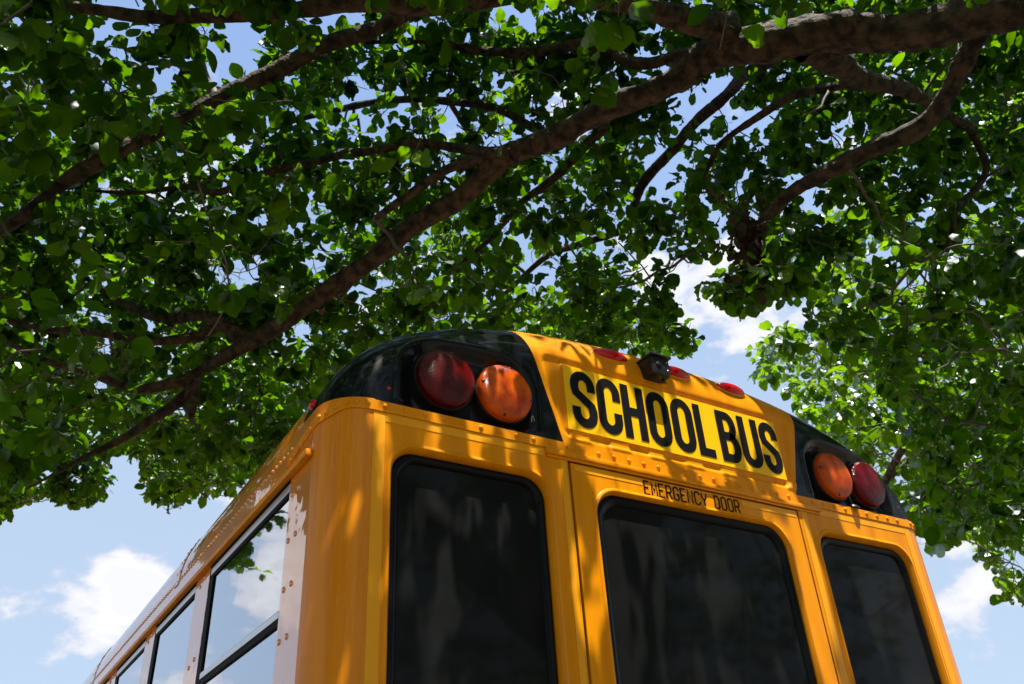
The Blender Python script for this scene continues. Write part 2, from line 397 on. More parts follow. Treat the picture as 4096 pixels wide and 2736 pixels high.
# centre sign panel
bm = build_cap(); cut(bm, (0, 0, ZB), (0, 0, 1))
cut(bm, (-.492, 0, ZB), nL, True); cut(bm, (.500, 0, ZB), Vector((-1, 0, SL)).normalized(), True)
for _ in range(1):
    fl = [e for e in bm.edges if all(v.co.y < .02 for v in e.verts)]
    bmesh.ops.subdivide_edges(bm, edges=fl, cuts=2, use_grid_fill=True)
for v in bm.verts:
    x, z = v.co.x, v.co.z
    hw = .490 + (z - 2.675) * .24
    d = sdf_rr(x / hw * .5, z, -.5, .5, 2.672, 2.952, .035)
    if v.co.y < .06 and z < 2.99:
        v.co.y += .009 * sstep(.004, -.012, d)
        d2 = sdf_rr(x, z, -.475, .480, 2.698, 2.938, .012)
        v.co.y -= .005 * sstep(.003, -.006, d2)
        # little stepped feet along the bottom edge
        if z < 2.70: v.co.y -= .004 * sstep(.4, .6, .5 + .5 * math.sin(x * 2 * math.pi / .155)) * sstep(2.66, 2.675, z)
sign = from_bm('sign_panel', bm, m_yel, bus, ang=60)
bm = bmesh.new(); box(bm, -.468, .474, .0015, .0035, 2.704, 2.932); from_bm('sign_sheeting', bm, m_decal, sign)
# lettering
SW = .0318; z0, z1 = 2.722, 2.918
def scaled(fn): return fn
def letter_S(bm, x0, x1, z0, z1, wd, y):
    a, b_ = x0 + wd / 2, x1 - wd / 2; lo, hi = z0 + wd / 2, z1 - wd / 2; mz = (lo + hi) / 2; rx = (b_ - a) / 2; c = (a + b_) / 2; rz = min(rx * 1.15, (hi - lo) / 4)
    pts = [(b_, hi - rz - .018)] + arc(c, hi - rz, rx, rz, 0, 180, 14) + [(a, hi - rz - .012)]
    pts += [(a + rx * .14, mz + .020), (c, mz), (b_ - rx * .14, mz - .020)]
    pts += [(b_, lo + rz + .012)] + arc(c, lo + rz, rx, rz, 0, -180, 14) + [(a, lo + rz + .018)]
    stroke(bm, pts, wd, y)
def letter_O(bm, x0, x1, z0, z1, wd, y):
    a, b_ = x0 + wd / 2, x1 - wd / 2; lo, hi = z0 + wd / 2, z1 - wd / 2; c = (a + b_) / 2; rx = (b_ - a) / 2; rz = rx * 1.15
    stroke(bm, arc(c, hi - rz, rx, rz, 0, 180, 14) + arc(c, lo + rz, rx, rz, 180, 360, 14), wd, y, closed=True)
def letter_C(bm, x0, x1, z0, z1, wd, y):
    a, b_ = x0 + wd / 2, x1 - wd / 2; lo, hi = z0 + wd / 2, z1 - wd / 2; c = (a + b_) / 2; rx = (b_ - a) / 2; rz = rx * 1.15
    g_ = (hi - lo) * .10
    stroke(bm, [(b_, hi - rz - g_ * 1.6)] + arc(c, hi - rz, rx, rz, 0, 180, 14) + arc(c, lo + rz, rx, rz, 180, 360, 14) + [(b_, lo + rz + g_ * 1.6)], wd, y)
def letter_U(bm, x0, x1, z0, z1, wd, y):
    a, b_ = x0 + wd / 2, x1 - wd / 2; lo = z0 + wd / 2; c = (a + b_) / 2; rx = (b_ - a) / 2; rz = rx * 1.15
    stroke(bm, [(a, z1)] + arc(c, lo + rz, rx, rz, 180, 360, 14) + [(b_, z1)], wd, y)
def letter_H(bm, x0, x1, z0, z1, wd, y):
    stroke(bm, [(x0 + wd / 2, z0), (x0 + wd / 2, z1)], wd, y); stroke(bm, [(x1 - wd / 2, z0), (x1 - wd / 2, z1)], wd, y)
    stroke(bm, [(x0 + wd, (z0 + z1) / 2), (x1 - wd, (z0 + z1) / 2)], wd, y)
def letter_L(bm, x0, x1, z0, z1, wd, y): stroke(bm, [(x0 + wd / 2, z1), (x0 + wd / 2, z0 + wd / 2), (x1, z0 + wd / 2)], wd, y)
def letter_E(bm, x0, x1, z0, z1, wd, y):
    stroke(bm, [(x1, z1 - wd / 2), (x0 + wd / 2, z1 - wd / 2), (x0 + wd / 2, z0 + wd / 2), (x1, z0 + wd / 2)], wd, y)
    stroke(bm, [(x0 + wd, (z0 + z1) / 2), (x1 - wd, (z0 + z1) / 2)], wd, y)
def letter_B(bm, x0, x1, z0, z1, wd, y):
    lo, hi = z0 + wd / 2, z1 - wd / 2; m_ = (lo + hi) / 2 + .002; c = x1 - wd / 2 - .028
    up = [(x0 + wd / 2, hi), (c - .004, hi)] + arc(c - .004, (hi + m_) / 2, .026, (hi - m_) / 2, 90, -90, 12) + [(x0 + wd / 2, m_)]
    dn = [(c, m_)] + arc(c, (lo + m_) / 2, .028, (m_ - lo) / 2, 90, -90, 12) + [(x0 + wd / 2, lo)]
    stroke(bm, up, wd, y); stroke(bm, dn, wd, y); stroke(bm, [(x0 + wd / 2, z0), (x0 + wd / 2, z1)], wd, y - .0004)
bm = bmesh.new(); YL = .0010
for q_i, (fn, a, b_) in enumerate(((letter_S, -.446, -.350), (letter_C, -.345, -.250), (letter_H, -.262 + .018, -.150), (letter_O, -.140, -.044), (letter_O, -.035, .061),
                  (letter_L, .070, .143), (letter_B, .174, .270), (letter_U, .278, .374), (letter_S, .380, .470))):
    if q_i == 6: from_bm('lettering', bm, m_letter, sign); bm = bmesh.new()
    sp = .003 if fn in (letter_S, letter_O, letter_C) else 0
    fn(bm, a, b_, z0 - (sp if fn != letter_U else 0), z1 + sp, SW, YL)
from_bm('lettering', bm, m_letter, sign)
# EMERGENCY DOOR, thin outlined style capitals
def poly(bm, x, z, w_, h, segs, wd, y):
    for s_ in segs: stroke(bm, [(x + a * w_, z + c * h) for a, c in s_], wd, y)
GL = {'E': [[(1, 1), (0, 1), (0, 0), (1, 0)], [(0, .52), (.8, .52)]], 'M': [[(0, 0), (0, 1), (.5, .35), (1, 1), (1, 0)]],
      'R': [[(0, 0), (0, 1), (.72, 1), (1, .86), (1, .62), (.72, .48), (0, .48)], [(.6, .48), (1, 0)]],
      'G': [[(1, .78), (1, .86), (.72, 1), (.28, 1), (0, .86), (0, .14), (.28, 0), (.72, 0), (1, .14), (1, .45), (.55, .45)]],
      'N': [[(0, 0), (0, 1), (1, 0), (1, 1)]], 'C': [[(1, .78), (1, .86), (.72, 1), (.28, 1), (0, .86), (0, .14), (.28, 0), (.72, 0), (1, .14), (1, .24)]],
      'Y': [[(0, 1), (0, .75), (.5, .45), (1, .75), (1, 1)], [(.5, .45), (.5, 0)]],
      'D': [[(0, 0), (0, 1), (.65, 1), (1, .82), (1, .18), (.65, 0), (0, 0)]], 'O': [[(.28, 1), (0, .86), (0, .14), (.28, 0), (.72, 0), (1, .14), (1, .86), (.72, 1), (.25, 1)]]}
bm = bmesh.new(); x = -.203
for ch in 'EMERGENCY DOOR':
    if ch == ' ': x += .026; from_bm('lettering', bm, m_letter, door); bm = bmesh.new(); continue
    poly(bm, x, 2.5355, .0195, .043, GL[ch], .0056, -.002); x += .0296
from_bm('lettering', bm, m_letter, door)

# black warning-lamp housings either side
def housing(s):
    bm = build_cap(); cut(bm, (0, 0, ZB), (0, 0, 1))
    if s < 0: cut(bm, (-.492, 0, ZB), nL, False)
    else: cut(bm, (.500, 0, ZB), Vector((-1, 0, SL)).normalized(), False)
    cut(bm, (0, .235, 0), (0, 1, 0), False)
    fl = [e for e in bm.edges if all(v.co.y < .14 for v in e.verts)]
    bmesh.ops.subdivide_edges(bm, edges=fl, cuts=2, use_grid_fill=True)
    for v in bm.verts:
        x, z = abs(v.co.x), v.co.z
        d = sdf_rr(x, z, .605, 1.02, 2.60, 2.892, .10)
        if z < 2.95 and v.co.y < .16:
            tgt = .030
            k = sstep(.020, -.040, d)
            v.co.y = v.co.y * (1 - k) + tgt * k
            rim = math.exp(-((d - .012) / .016) ** 2) if d > -.01 else 0
            v.co.y -= .004 * rim * (1 if z > 2.67 else 0)
    o = from_bm('lamp_housing', bm, m_black, bus, ang=75)
    o['label'] = ('glossy black lamp housing at the left roof corner' if s < 0 else 'glossy black lamp housing at the right roof corner')
    return o
housing(-1); housing(1)

def warning_lamp(x, z, m, lab):
    e = bpy.data.objects.new('warning_lamp', None); COL.objects.link(e); e.parent = bus; e.location = (x, .03 - 5.2, z); e['label'] = lab
    r = .094; seg = 40
    def lathe(name, prof_, mm):
        bm = bmesh.new(); rows = [[bm.verts.new((rr * math.cos(2 * math.pi * j / seg), y, rr * math.sin(2 * math.pi * j / seg))) for j in range(seg)] for rr, y in prof_]
        for a, b_ in zip(rows[:-1], rows[1:]):
            for j in range(seg): bm.faces.new((a[j], a[(j + 1) % seg], b_[(j + 1) % seg], b_[j]))
        if prof_[-1][0] < .02: bm.faces.new(rows[-1])
        return bm, name, mm
    for bm, nme, mm in (lathe('bezel', [(r + .004, .03), (r + .004, -.014), (r + .001, -.020), (r - .004, -.020)], m_plast),
                       lathe('lens', [(r - .003, -.012), (r - .003, -.034), (r - .007, -.042), (r * .8, -.049), (r * .5, -.055), (r * .25, -.058), (.004, -.0585)], m)):
        if nme == 'lens':
            for k in range(3):
                a = R_(95 + 120 * k); c = ((r - .011) * math.cos(a), -.034, (r - .011) * math.sin(a))
        me = bpy.data.meshes.new(nme); bmesh.ops.recalc_face_normals(bm, faces=bm.faces); bm.to_mesh(me); bm.free()
        o = link(nme, me, mm, e); o.location = (0, 0, 0); me.shade_smooth()
        try: me.set_sharp_from_angle(angle=R_(50))
        except Exception: pass
    for k in range(4):
        bm = bmesh.new(); a = R_(80 + 90 * k); dome(bm, ((r - .013) * math.cos(a), -.042, (r - .013) * math.sin(a)), (0, -1, 0), .0065, .005)
        o = from_bm('screw', bm, m_plast, e); o.location = (0, 0, 0)
    return e
warning_lamp(-.690, 2.772, m_amber, 'round amber warning lamp in the left housing')
warning_lamp(-.886, 2.772, m_red, 'round dark red warning lamp in the left housing')
warning_lamp(.738, 2.768, m_amber, 'round amber warning lamp in the right housing')
warning_lamp(.925, 2.768, m_red2, 'round dark red warning lamp in the right housing')

# small red side markers
bm = bmesh.new(); dome(bm, (-1.062, .004, 2.697), (-.3, -1, .2), .008, .006); from_bm('marker_light', bm, m_mark, bus, smooth=True)
bm = bmesh.new(); dome(bm, (-1.212, .165, 2.69), (-1, 0, .25), .016, .014); from_bm('marker_light', bm, m_mark, bus, smooth=True)
bm = bmesh.new(); dome(bm, (1.08, .005, 2.70), (.3, -1, .2), .008, .006); from_bm('marker_light', bm, m_mark, bus, smooth=True)
# washer / drain bracket under the right lamps
bm = bmesh.new(); dome(bm, (.802, -.004, 2.655), (0, -.6, 1), .022, .010, 14); box(bm, .781, .785, -.012, -.008, 2.658, 2.705)
from_bm('lamp_bracket', bm, m_plast, bus, smooth=True)

m_chip = mat('bare_primer_chip', (.45, .42, .36), .7)
bm = bmesh.new(); stroke(bm, [(-.6035, 2.694), (-.6045, 2.706), (-.5995, 2.716), (-.5930, 2.700), (-.5905, 2.690)], .0022, -.001); from_bm('paint_chip', bm, m_chip, bus)
# three elongated red clearance lights on the brow, and the rear camera
def brow(x, th=42):
    """point and normal on the cap at angle th for lateral position x"""
    a_, b_ = cap_ring(th - 2), cap_ring(th + 2); i = min(range(len(a_)), key=lambda k: abs(a_[k][0] - x) + (0 if a_[k][2] > 2.9 else 9))
    pa, pb = Vector(a_[i]), Vector(b_[i]); t_ = (pb - pa).normalized(); u = (Vector(a_[i + 1]) - pa).normalized()
    return (pa + pb) / 2, u.cross(t_).normalized() * (1 if u.cross(t_).y < 0 else -1)
for x, dz in ((-.250, 0), (.036, .004), (.299, .012)):
    p_, n_ = brow(x, 25); e = bpy.data.objects.new('clearance_light', None); COL.objects.link(e); e.parent = bus; e.location = (p_.x, p_.y - 5.2, p_.z + dz * .7)
    for nme, rx, rz, h, mm in (('base', .080, .029, .008, m_yel), ('lens', .072, .024, .026, m_mark)):
        bm = bmesh.new(); dome(bm, (0, 0, 0), (0, 0, 1), 1, 1, 28, 6)
        up = n_; xr = Vector((1, 0, 0)); xr = (xr - up * xr.dot(up)).normalized(); zr = up.cross(xr)
        for v in bm.verts:
            c = v.co.copy(); v.co = xr * c.x * rx + zr * c.y * rz + up * (c.z * h - .002)
        o = from_bm(nme, bm, mm, e, smooth=True); o.location = (0, 0, 0)
p_, n_ = brow(-.04, 17)
e = bpy.data.objects.new('rear_camera', None); COL.objects.link(e); e.parent = bus; e.location = (-.088, p_.y - 5.2, p_.z - .012)
bm = bmesh.new(); box(bm, -.046, .036, -.060, .03, -.034, .040, .010)
from_bm('camera_body', bm, m_plast, e, ang=30).location = (0, 0, 0)
bm = bmesh.new(); box(bm, -.050, .040, -.070, .035, .034, .042, .003)
from_bm('visor', bm, m_plast, e, ang=30).location = (0, 0, 0)
v_, f_ = tube([(-.030, -.02, -.025), (-.030, -.040, -.050), (.0, -.045, -.054), (.022, -.040, -.050), (.022, -.02, -.025)], .004, 8)
o = quadmesh('bracket', v_, f_, m_plast, e); o.location = (0, 0, 0)
bm = bmesh.new(); dome(bm, (-.014, -.0595, .002), (0, -1, 0), .014, .006, 16)
for z_ in (.020, -.012):
    b2 = bmesh.new(); dome(b2, (.024, -.0595, z_), (0, -1, 0), .0035, .003); from_bm('screw', b2, m_alu, e, smooth=True).location = (0, 0, 0)
from_bm('camera_lens', bm, m_glass, e, smooth=True).location = (0, 0, 0)

# riveted flange that wraps the rear and corners, and the drip ledge over the door
def wrap_pts(off, ext=.20):
    pts = []
    for s in (-1, 1):
        half = [(s * (W + off), RC + ext)] + [(s * (W - RC + (RC + off) * math.cos(R_(a))), RC - (RC + off) * math.sin(R_(a))) for a in np.linspace(0, 88, 12)]
        pts.append(half)
    return pts[0] + [(x, -off) for x in (-1.0, -.6, 0, .6, 1.0)] + pts[1][::-1]
bm = bmesh.new(); P0 = wrap_pts(.004); P1 = wrap_pts(-.004)
def drop(x, y): return -.022 * sstep(1.17, 1.22, abs(x)) - .035 * sstep(.08, .30, y)
rows = []
for (pts, z) in ((P1, ZB + .003), (P0, ZB), (P0, ZB - .030), (P1, ZB - .031)):
    rows.append([bm.verts.new((x, y, z + drop(x, y))) for x, y in pts])
for a, b_ in zip(rows[:-1], rows[1:]):
    for i in range(len(P0) - 1): bm.faces.new((a[i], a[i + 1], b_[i + 1], b_[i]))
x = -1.073
while x < 1.09:
    dome(bm, (x, -.004, 2.6365), (0, -1, 0), .0078, .005); x += .0587
for s in (-1, 1):
    for a in np.linspace(14, 80, 6):
        ca, sa = math.cos(R_(a)), math.sin(R_(a)); x, y = s * (W - RC + (RC + .004) * ca), RC - (RC + .004) * sa
        dome(bm, (x, y, 2.6365 + drop(x, y)), (s * ca, -sa, 0), .0078, .005)
    for y in np.arange(.14, .30, .03): dome(bm, (s * (W + .004), y, 2.630 + drop(W, y)), (s, 0, 0), .006, .004)
from_bm('riveted_flange', bm, m_yel, bus, ang=35)
bm = bmesh.new(); box(bm, -.566, .600, -.013, .001, 2.600, 2.6165, .003); box(bm, -.560, .594, -.006, .0005, ZH + .001, 2.600, .001)
from_bm('drip_ledge', bm, m_yel, bus, ang=35)
# reflective tape
def tape(bm, x0, x1, z0, z1, y=-.0012): box(bm, x0, x1, y, y + .0009, z0, z1)
for par, args in ((bus, (-1.1035, -1.070, ZL, 2.617)), (bus, (-1.069, -.566, 2.593, 2.617)), (bus, (-.513, -.492, ZL, 2.592)), (bus, (.500, .530, ZL, 2.594)),
                  (bus, (.600, 1.069, 2.591, 2.612)), (bus, (1.070, 1.100, ZL, 2.612)), (door, (-.466, -.209, 2.563, 2.583, -.0032)), (door, (.215, .470, 2.563, 2.583, -.0032))):
    bm = bmesh.new(); tape(bm, *args); from_bm('reflective_tape', bm, m_tape, par)
# --- roof and sides
def roof():
    bm = bmesh.new(); ys = [.236, .8, 1.62, 2.4, 3.30, 4.2, 4.98, 6.66, 8.4, LEN]; pr = [prof(math.pi * i / 80, W, ROOFH, 2.15) for i in range(81)]
    rows = [[bm.verts.new((x, y, z)) for x, z in pr] for y in ys]
    for a, b_ in zip(rows[:-1], rows[1:]):
        for i in range(80): bm.faces.new((a[i], a[i + 1], b_[i + 1], b_[i]))
    # raised bow seams with rivets across the roof
    for ys_ in (1.62, 3.50, 5.40, 7.3, 9.2):
        for (y0_, hgt) in ((ys_, .003),):
            A = []
            for y_, h_ in ((y0_ - .035, -.001), (y0_ - .033, hgt), (y0_ + .033, hgt), (y0_ + .035, -.001)):
                A.append([bm.verts.new((x * (1 + h_ / W), y_, ZS + (z - ZS) * (1 + h_ / ROOFH))) for x, z in pr])
            for a, b_ in zip(A[:-1], A[1:]):
                for i in range(80): bm.faces.new((a[i], a[i + 1], b_[i + 1], b_[i]))
        for i in range(2, 79, 2):
            x, z = pr[i]; nn = Vector((x / W ** 2, 0, (z - ZS) / ROOFH ** 2)).normalized()
            for dy in (-.022, .022):
                if x < -.3: dome(bm, (x * 1.002, ys_ + dy, ZS + (z - ZS) * 1.004), nn, .006, .003, 8, 2)
    for y in np.arange(.30, 8.6, .0335):                       # cant-rail rivets
        dome(bm, (-W + .0005, y, 2.612), (-1, 0, .2), .0072, .0052, 8, 2)
    return from_bm('roof', bm, m_side, bus, ang=35)
roof()
PIT = .818; NWN = 11
for s in (-1, 1):
    X = s * W
    side = bmesh.new()
    def q4(a, b_, c, d): side.faces.new([side.verts.new(p) for p in (a, b_, c, d)])
    ZT, ZM = 2.535, 1.66
    def panel(y0, y1, z0_, z1_, x=X): q4((x, y0, z0_), (x, y1, z0_), (x, y1, z1_), (x, y0, z1_))
    panel(RC, .283, .55, 2.654); panel(.283, LEN, ZT, 2.61); panel(.283, LEN, .55, ZM)
    wins = [(.283, 1.05)] + [(1.27 + PIT * k, 1.05 + PIT * (k + 1)) for k in range(NWN)]
    for i in range(len(wins) - 1): panel(wins[i][1] + .04, wins[i + 1][0], ZM, ZT)
    panel(wins[-1][1] + .04, LEN, ZM, ZT)
    if s < 0:
        for z in np.arange(1.69, 2.53, .1285):
            dome(side, (X, .262, z), (-1, 0, 0), .0085, .005); dome(side, (X, .207, z + .001), (-1, 0, 0), .0085, .005)
        for i in range(5):
            for z in (2.495, 2.48, 2.225, 2.21, 1.95, 1.935):
                dome(side, (X, wins[i][1] + (.10 if z in (2.495, 2.225, 1.95) else .16), z), (-1, 0, 0), .008, .005)
    from_bm('side_panel', side, m_side, bus, ang=35)
    bm = bmesh.new(); box(bm, X - .020 if s < 0 else X, X if s < 0 else X + .020, .115, LEN, 2.514, 2.533, .004)
    from_bm('drip_rail', bm, m_yel, bus, ang=40)
    # side windows
    for i, (y0_, y1_) in enumerate(wins[:8 if s < 0 else 3]):
        e = bpy.data.objects.new('side_window', None); COL.objects.link(e); e.parent = bus; e.location = (0, -5.2, 0)
        xi = X - s * .006; y1g = y1_ + .04
        bm = bmesh.new()
        def bx(x0, x1, y0, y1, z0_, z1_, bv=.002): box(bm, min(x0, x1), max(x0, x1), y0, y1, z0_, z1_, bv)
        bx(X - s * .001, xi - s * .02, y0_, y1g, 2.468, 2.480); bx(X - s * .001, xi - s * .02, y1_ - .012, y1g, ZM, 2.468)
        bx(X - s * .0015, xi - s * .02, y0_, y1g, 2.503, 2.534); bx(X - s * .002, xi - s * .02, y0_, y1_ - .012, 2.122, 2.140); bx(X - s * .003, xi - s * .02, y0_, y0_ + .008, ZM, 2.468)
        from_bm('window_frame', bm, m_frame, e).location = (0, 0, 0)
        bm = bmesh.new(); bx(X + s * .001, xi - s * .004, y0_, y1g - .02, 2.480, 2.503); from_bm('window_rail', bm, m_alu, e).location = (0, 0, 0); bm = bmesh.new(); bx(X + s * .001, xi - s * .004, y0_ + .0, y1_ - .012, 2.140, 2.160, .003)
        from_bm('window_rail', bm, m_alu, e).location = (0, 0, 0)
        ax = math.radians((.15, .3, -.25, .3, 0, .2, -.2, .3)[i])   # panes never hang perfectly in line
        for (gz0, gz1, xo) in ((2.160, 2.468, 0), (ZM, 2.122, -s * .002)):
            ym = (y0_ + y1_) / 2; zt = (gz1 - gz0) * ax
            v = [(xi + xo, y0_, gz0), (xi + xo, y1_, gz0), (xi + xo + zt * .5, y1_, gz1), (xi + xo + zt * .5, y0_, gz1)]
            pydata('glass', v, [(0, 1, 2, 3)], m_sglass, e).location = (0, 0, 0)
# front end closing, underside, wheels: never face this camera but close the body
bm = bmesh.new(); box(bm, -W + .04, W - .04, LEN - .06, LEN - .01, .55, 2.95, .03); from_bm('front_wall', bm, m_yel, bus)
bm = bmesh.new(); box(bm, -W + .03, W - .03, .06, LEN - .08, .50, .56); from_bm('floor_pan', bm, m_gap, bus)
for (wx, wy) in ((-1.0, 3.3), (1.0, 3.3), (-1.0, 9.4), (1.0, 9.4)):
    e = bpy.data.objects.new('wheel', None); COL.objects.link(e); e.parent = bus; e.location = (wx, wy - 5.2, .5)
    for nme, pr, mm in (('tyre', [(.30, -.11), (.46, -.13), (.50, -.10), (.50, .10), (.46, .13), (.30, .11), (.30, -.11)], m_tire), ('rim', [(.02, -.06), (.12, -.08), (.22, -.03), (.30, -.10), (.30, .10), (.22, .03), (.12, .08), (.02, .06)], m_alu)):
        bm = bmesh.new(); seg = 32; rows = [[bm.verts.new((xx, r_ * math.cos(2 * math.pi * j / seg), r_ * math.sin(2 * math.pi * j / seg))) for j in range(seg)] for r_, xx in pr]
        for a, b_ in zip(rows[:-1], rows[1:]):
            for j in range(seg): bm.faces.new((a[j], a[(j + 1) % seg], b_[(j + 1) % seg], b_[j]))
        from_bm(nme, bm, mm, e, smooth=True).location = (0, 0, 0)

# ------------------------------------------------------------------ trees
F2 = FPX * 2347 / 4096; CX2, CY2 = 2048 * 2347 / 4096, 1368 * 2347 / 4096
def ray(u, v):
    d = CR.T @ np.array([(u - CX2) / F2, (v - CY2) / F2, 1.0]); return d
def project(P):
    q = (P - CP) @ CR.T; z = np.where(q[:, 2] > .05, q[:, 2], np.nan); return CX2 + F2 * q[:, 0] / z, CY2 + F2 * q[:, 1] / z, q[:, 2]
def catmull(P, per=6):
    P = np.asarray(P, float); Q = np.vstack([2 * P[0] - P[1], P, 2 * P[-1] - P[-2]]); out = []
    for i in range(1, len(Q) - 2):
        t_ = np.linspace(0, 1, per, endpoint=False)[:, None]; p0, p1, p2, p3 = Q[i - 1:i + 3]
        out.append(.5 * ((2 * p1) + (-p0 + p2) * t_ + (2 * p0 - 5 * p1 + 4 * p2 - p3) * t_ ** 2 + (-p0 + 3 * p1 - 3 * p2 + p3) * t_ ** 3))
    out.append(Q[-2][None]); return np.vstack(out)
# limbs of the pear tree: (survey column, row, half width, depth along the view axis in metres)
LIMBS = {
 'A': [(2700, -60, 75, 3.2), (2480, -20, 66, 3.3), (2250, 45, 56, 3.4), (2000, 70, 52, 3.6), (1800, 95, 52, 3.8), (1640, 120, 46, 4.0), (1560, 170, 37, 4.1), (1450, 232, 33, 4.2), (1300, 292, 31, 4.3), (1180, 355, 31, 4.45), (1080, 425, 28, 4.55), (980, 500, 26, 4.6), (880, 572, 25, 4.7), (770, 655, 25, 4.75), (670, 722, 23, 4.8), (590, 775, 23, 4.85), (535, 805, 19, 4.85), (480, 840, 16, 4.9), (440, 866, 15, 4.9)],
 'B': [(1660, 80, 44, 3.9), (1590, 50, 36, 3.8), (1510, 22, 30, 3.7), (1400, 0, 27, 3.6), (1250, -12, 25, 3.5), (1080, 0, 25, 3.4), (900, 12, 24, 3.35), (760, 15, 24, 3.3), (600, 28, 21, 3.3), (470, 36, 20, 3.3), (330, 36, 17, 3.3), (180, 20, 15, 3.3), (40, 12, 13, 3.3), (-120, 10, 10, 3.3)],
 'C': [(1400, -60, 20, 4.4), (1200, -30, 20, 4.4), (990, 15, 20, 4.4), (880, 55, 20, 4.4), (781, 90, 22, 4.3), (690, 135, 22, 4.3), (586, 180, 22, 4.2), (510, 222, 19, 4.1), (410, 272, 18, 4.0), (317, 320, 21, 3.9), (220, 375, 21, 3.8), (146, 420, 19, 3.8), (60, 490, 17, 3.7), (-60, 560, 12, 3.7)],
 'D': [(1640, 122, 18, 4.1), (1560, 128, 14, 4.3), (1500, 142, 13, 4.5), (1440, 140, 14, 4.6), (1390, 118, 13, 4.7), (1340, 102, 13, 4.7), (1250, 113, 12, 4.8), (1170, 120, 11, 4.8), (1090, 116, 10, 4.9), (1010, 100, 8, 4.9), (930, 92, 6, 5.0), (840, 96, 4, 5.1)],
 'E': [(1170, 350, 15, 4.4), (1100, 345, 12, 4.5), (1040, 338, 11, 4.6), (950, 326, 10, 4.7), (850, 348, 10, 4.7), (750, 362, 9, 4.8), (620, 395, 8, 4.9), (550, 425, 8, 4.9), (490, 440, 8, 4.9), (430, 428, 6, 5.0), (330, 440, 5, 5.0), (240, 440, 4, 5.1), (160, 428, 3, 5.1)],
 'F': [(2700, -60, 60, 3.2), (2480, -70, 44, 3.4), (2330, -10, 33, 3.6), (2250, 80, 28, 3.7), (2185, 185, 26, 3.8), (2110, 285, 26, 3.9), (2010, 340, 24, 4.0), (1905, 388, 22, 4.1), (1825, 432, 19, 4.2), (1775, 478, 17, 4.3), (1740, 520, 12, 4.3), (1710, 580, 7, 4.3)],
 'G': [(1975, 195, 14, 4.2), (1930, 195, 11, 4.3), (1830, 215, 10, 4.5), (1755, 258, 9, 4.6), (1680, 305, 7, 4.8), (1640, 345, 6, 4.9), (1610, 420, 4, 5.0)],
 'H': [(1840, 105, 40, 3.8), (1900, 135, 34, 3.9), (1960, 170, 26, 4.1), (2020, 190, 20, 4.3), (2120, 230, 14, 4.6), (2230, 300, 10, 5.0)],
 'I': [(565, 790, 20, 4.85), (530, 755, 17, 4.9), (500, 738, 15, 4.95), (474, 727, 13, 5.0), (408, 727, 12, 5.1), (342, 720, 11, 5.2), (270, 690, 8, 5.4), (200, 640, 5, 5.6)],
 'J': [(500, 742, 13, 4.95), (465, 768, 12, 4.9), (395, 782, 11, 4.8), (329, 782, 10, 4.8), (263, 768, 9, 4.8), (184, 760, 9, 4.8), (110, 755, 7, 4.8), (57, 742, 7, 4.8), (-20, 725, 5, 4.8)],
 'K': [(445, 860, 15, 4.9), (421, 872, 13, 4.85), (373, 884, 13, 4.8), (329, 889, 12, 4.75), (285, 884, 11, 4.7), (228, 866, 9, 4.65), (145, 840, 8, 4.6), (88, 820, 7, 4.6), (30, 790, 6, 4.6), (-60, 760, 5, 4.6)],
 'L': [(445, 858, 14, 4.9), (430, 900, 13, 4.9), (395, 935, 12, 4.85), (342, 968, 11, 4.8), (307, 990, 10, 4.75), (263, 1012, 8, 4.7), (197, 1045, 6, 4.6), (140, 1080, 4, 4.5), (60, 1120, 3, 4.5)],
 'M': [(443, 866, 11, 4.9), (446, 890, 10, 4.88), (443, 924, 9, 4.85), (438, 960, 6, 4.85)],
 'N': [(1164, 352, 16, 4.45), (1090, 372, 13, 4.5), (1018, 392, 11, 4.5), (940, 440, 10, 4.5), (860, 503, 8, 4.5)],
 'O': [(1830, 80, 18, 4.4), (1690, 190, 14, 5.4), (1630, 250, 13, 5.7), (1540, 340, 12, 6.0), (1470, 430, 11, 6.2), (1430, 520, 9, 6.4), (1330, 560, 8, 6.6), (1250, 590, 7, 6.8), (1150, 680, 5, 7.0), (1080, 740, 4, 7.0)],
 'P': [(1420, 240, 14, 4.4), (1370, 300, 12, 5.0), (1330, 350, 11, 5.3), (1240, 430, 9, 5.6), (1180, 480, 8, 5.8), (1120, 550, 6, 6.0), (1060, 600, 5, 6.1)],
 'Q': [(2230, 300, 9, 5.0), (2260, 380, 8, 5.0), (2230, 440, 7, 4.9), (2190, 480, 7, 4.8), (2180, 540, 6, 4.8), (2150, 580, 5, 4.8), (2090, 582, 3, 4.8)],
 'T': [(1300, 300, 12, 4.4), (1240, 300, 10, 4.8), (1100, 240, 9, 5.2), (900, 230, 8, 5.6), (740, 260, 7, 5.9), (560, 320, 5, 6.2), (430, 400, 4, 6.4)],
}
root = np.array([1.55, -2.35, 0.0])
tree = empty('pear_tree', tuple(root)); tag(tree, 'broad leafy tree with thick brown limbs reaching over the bus', 'tree')
skel = []; skr = []
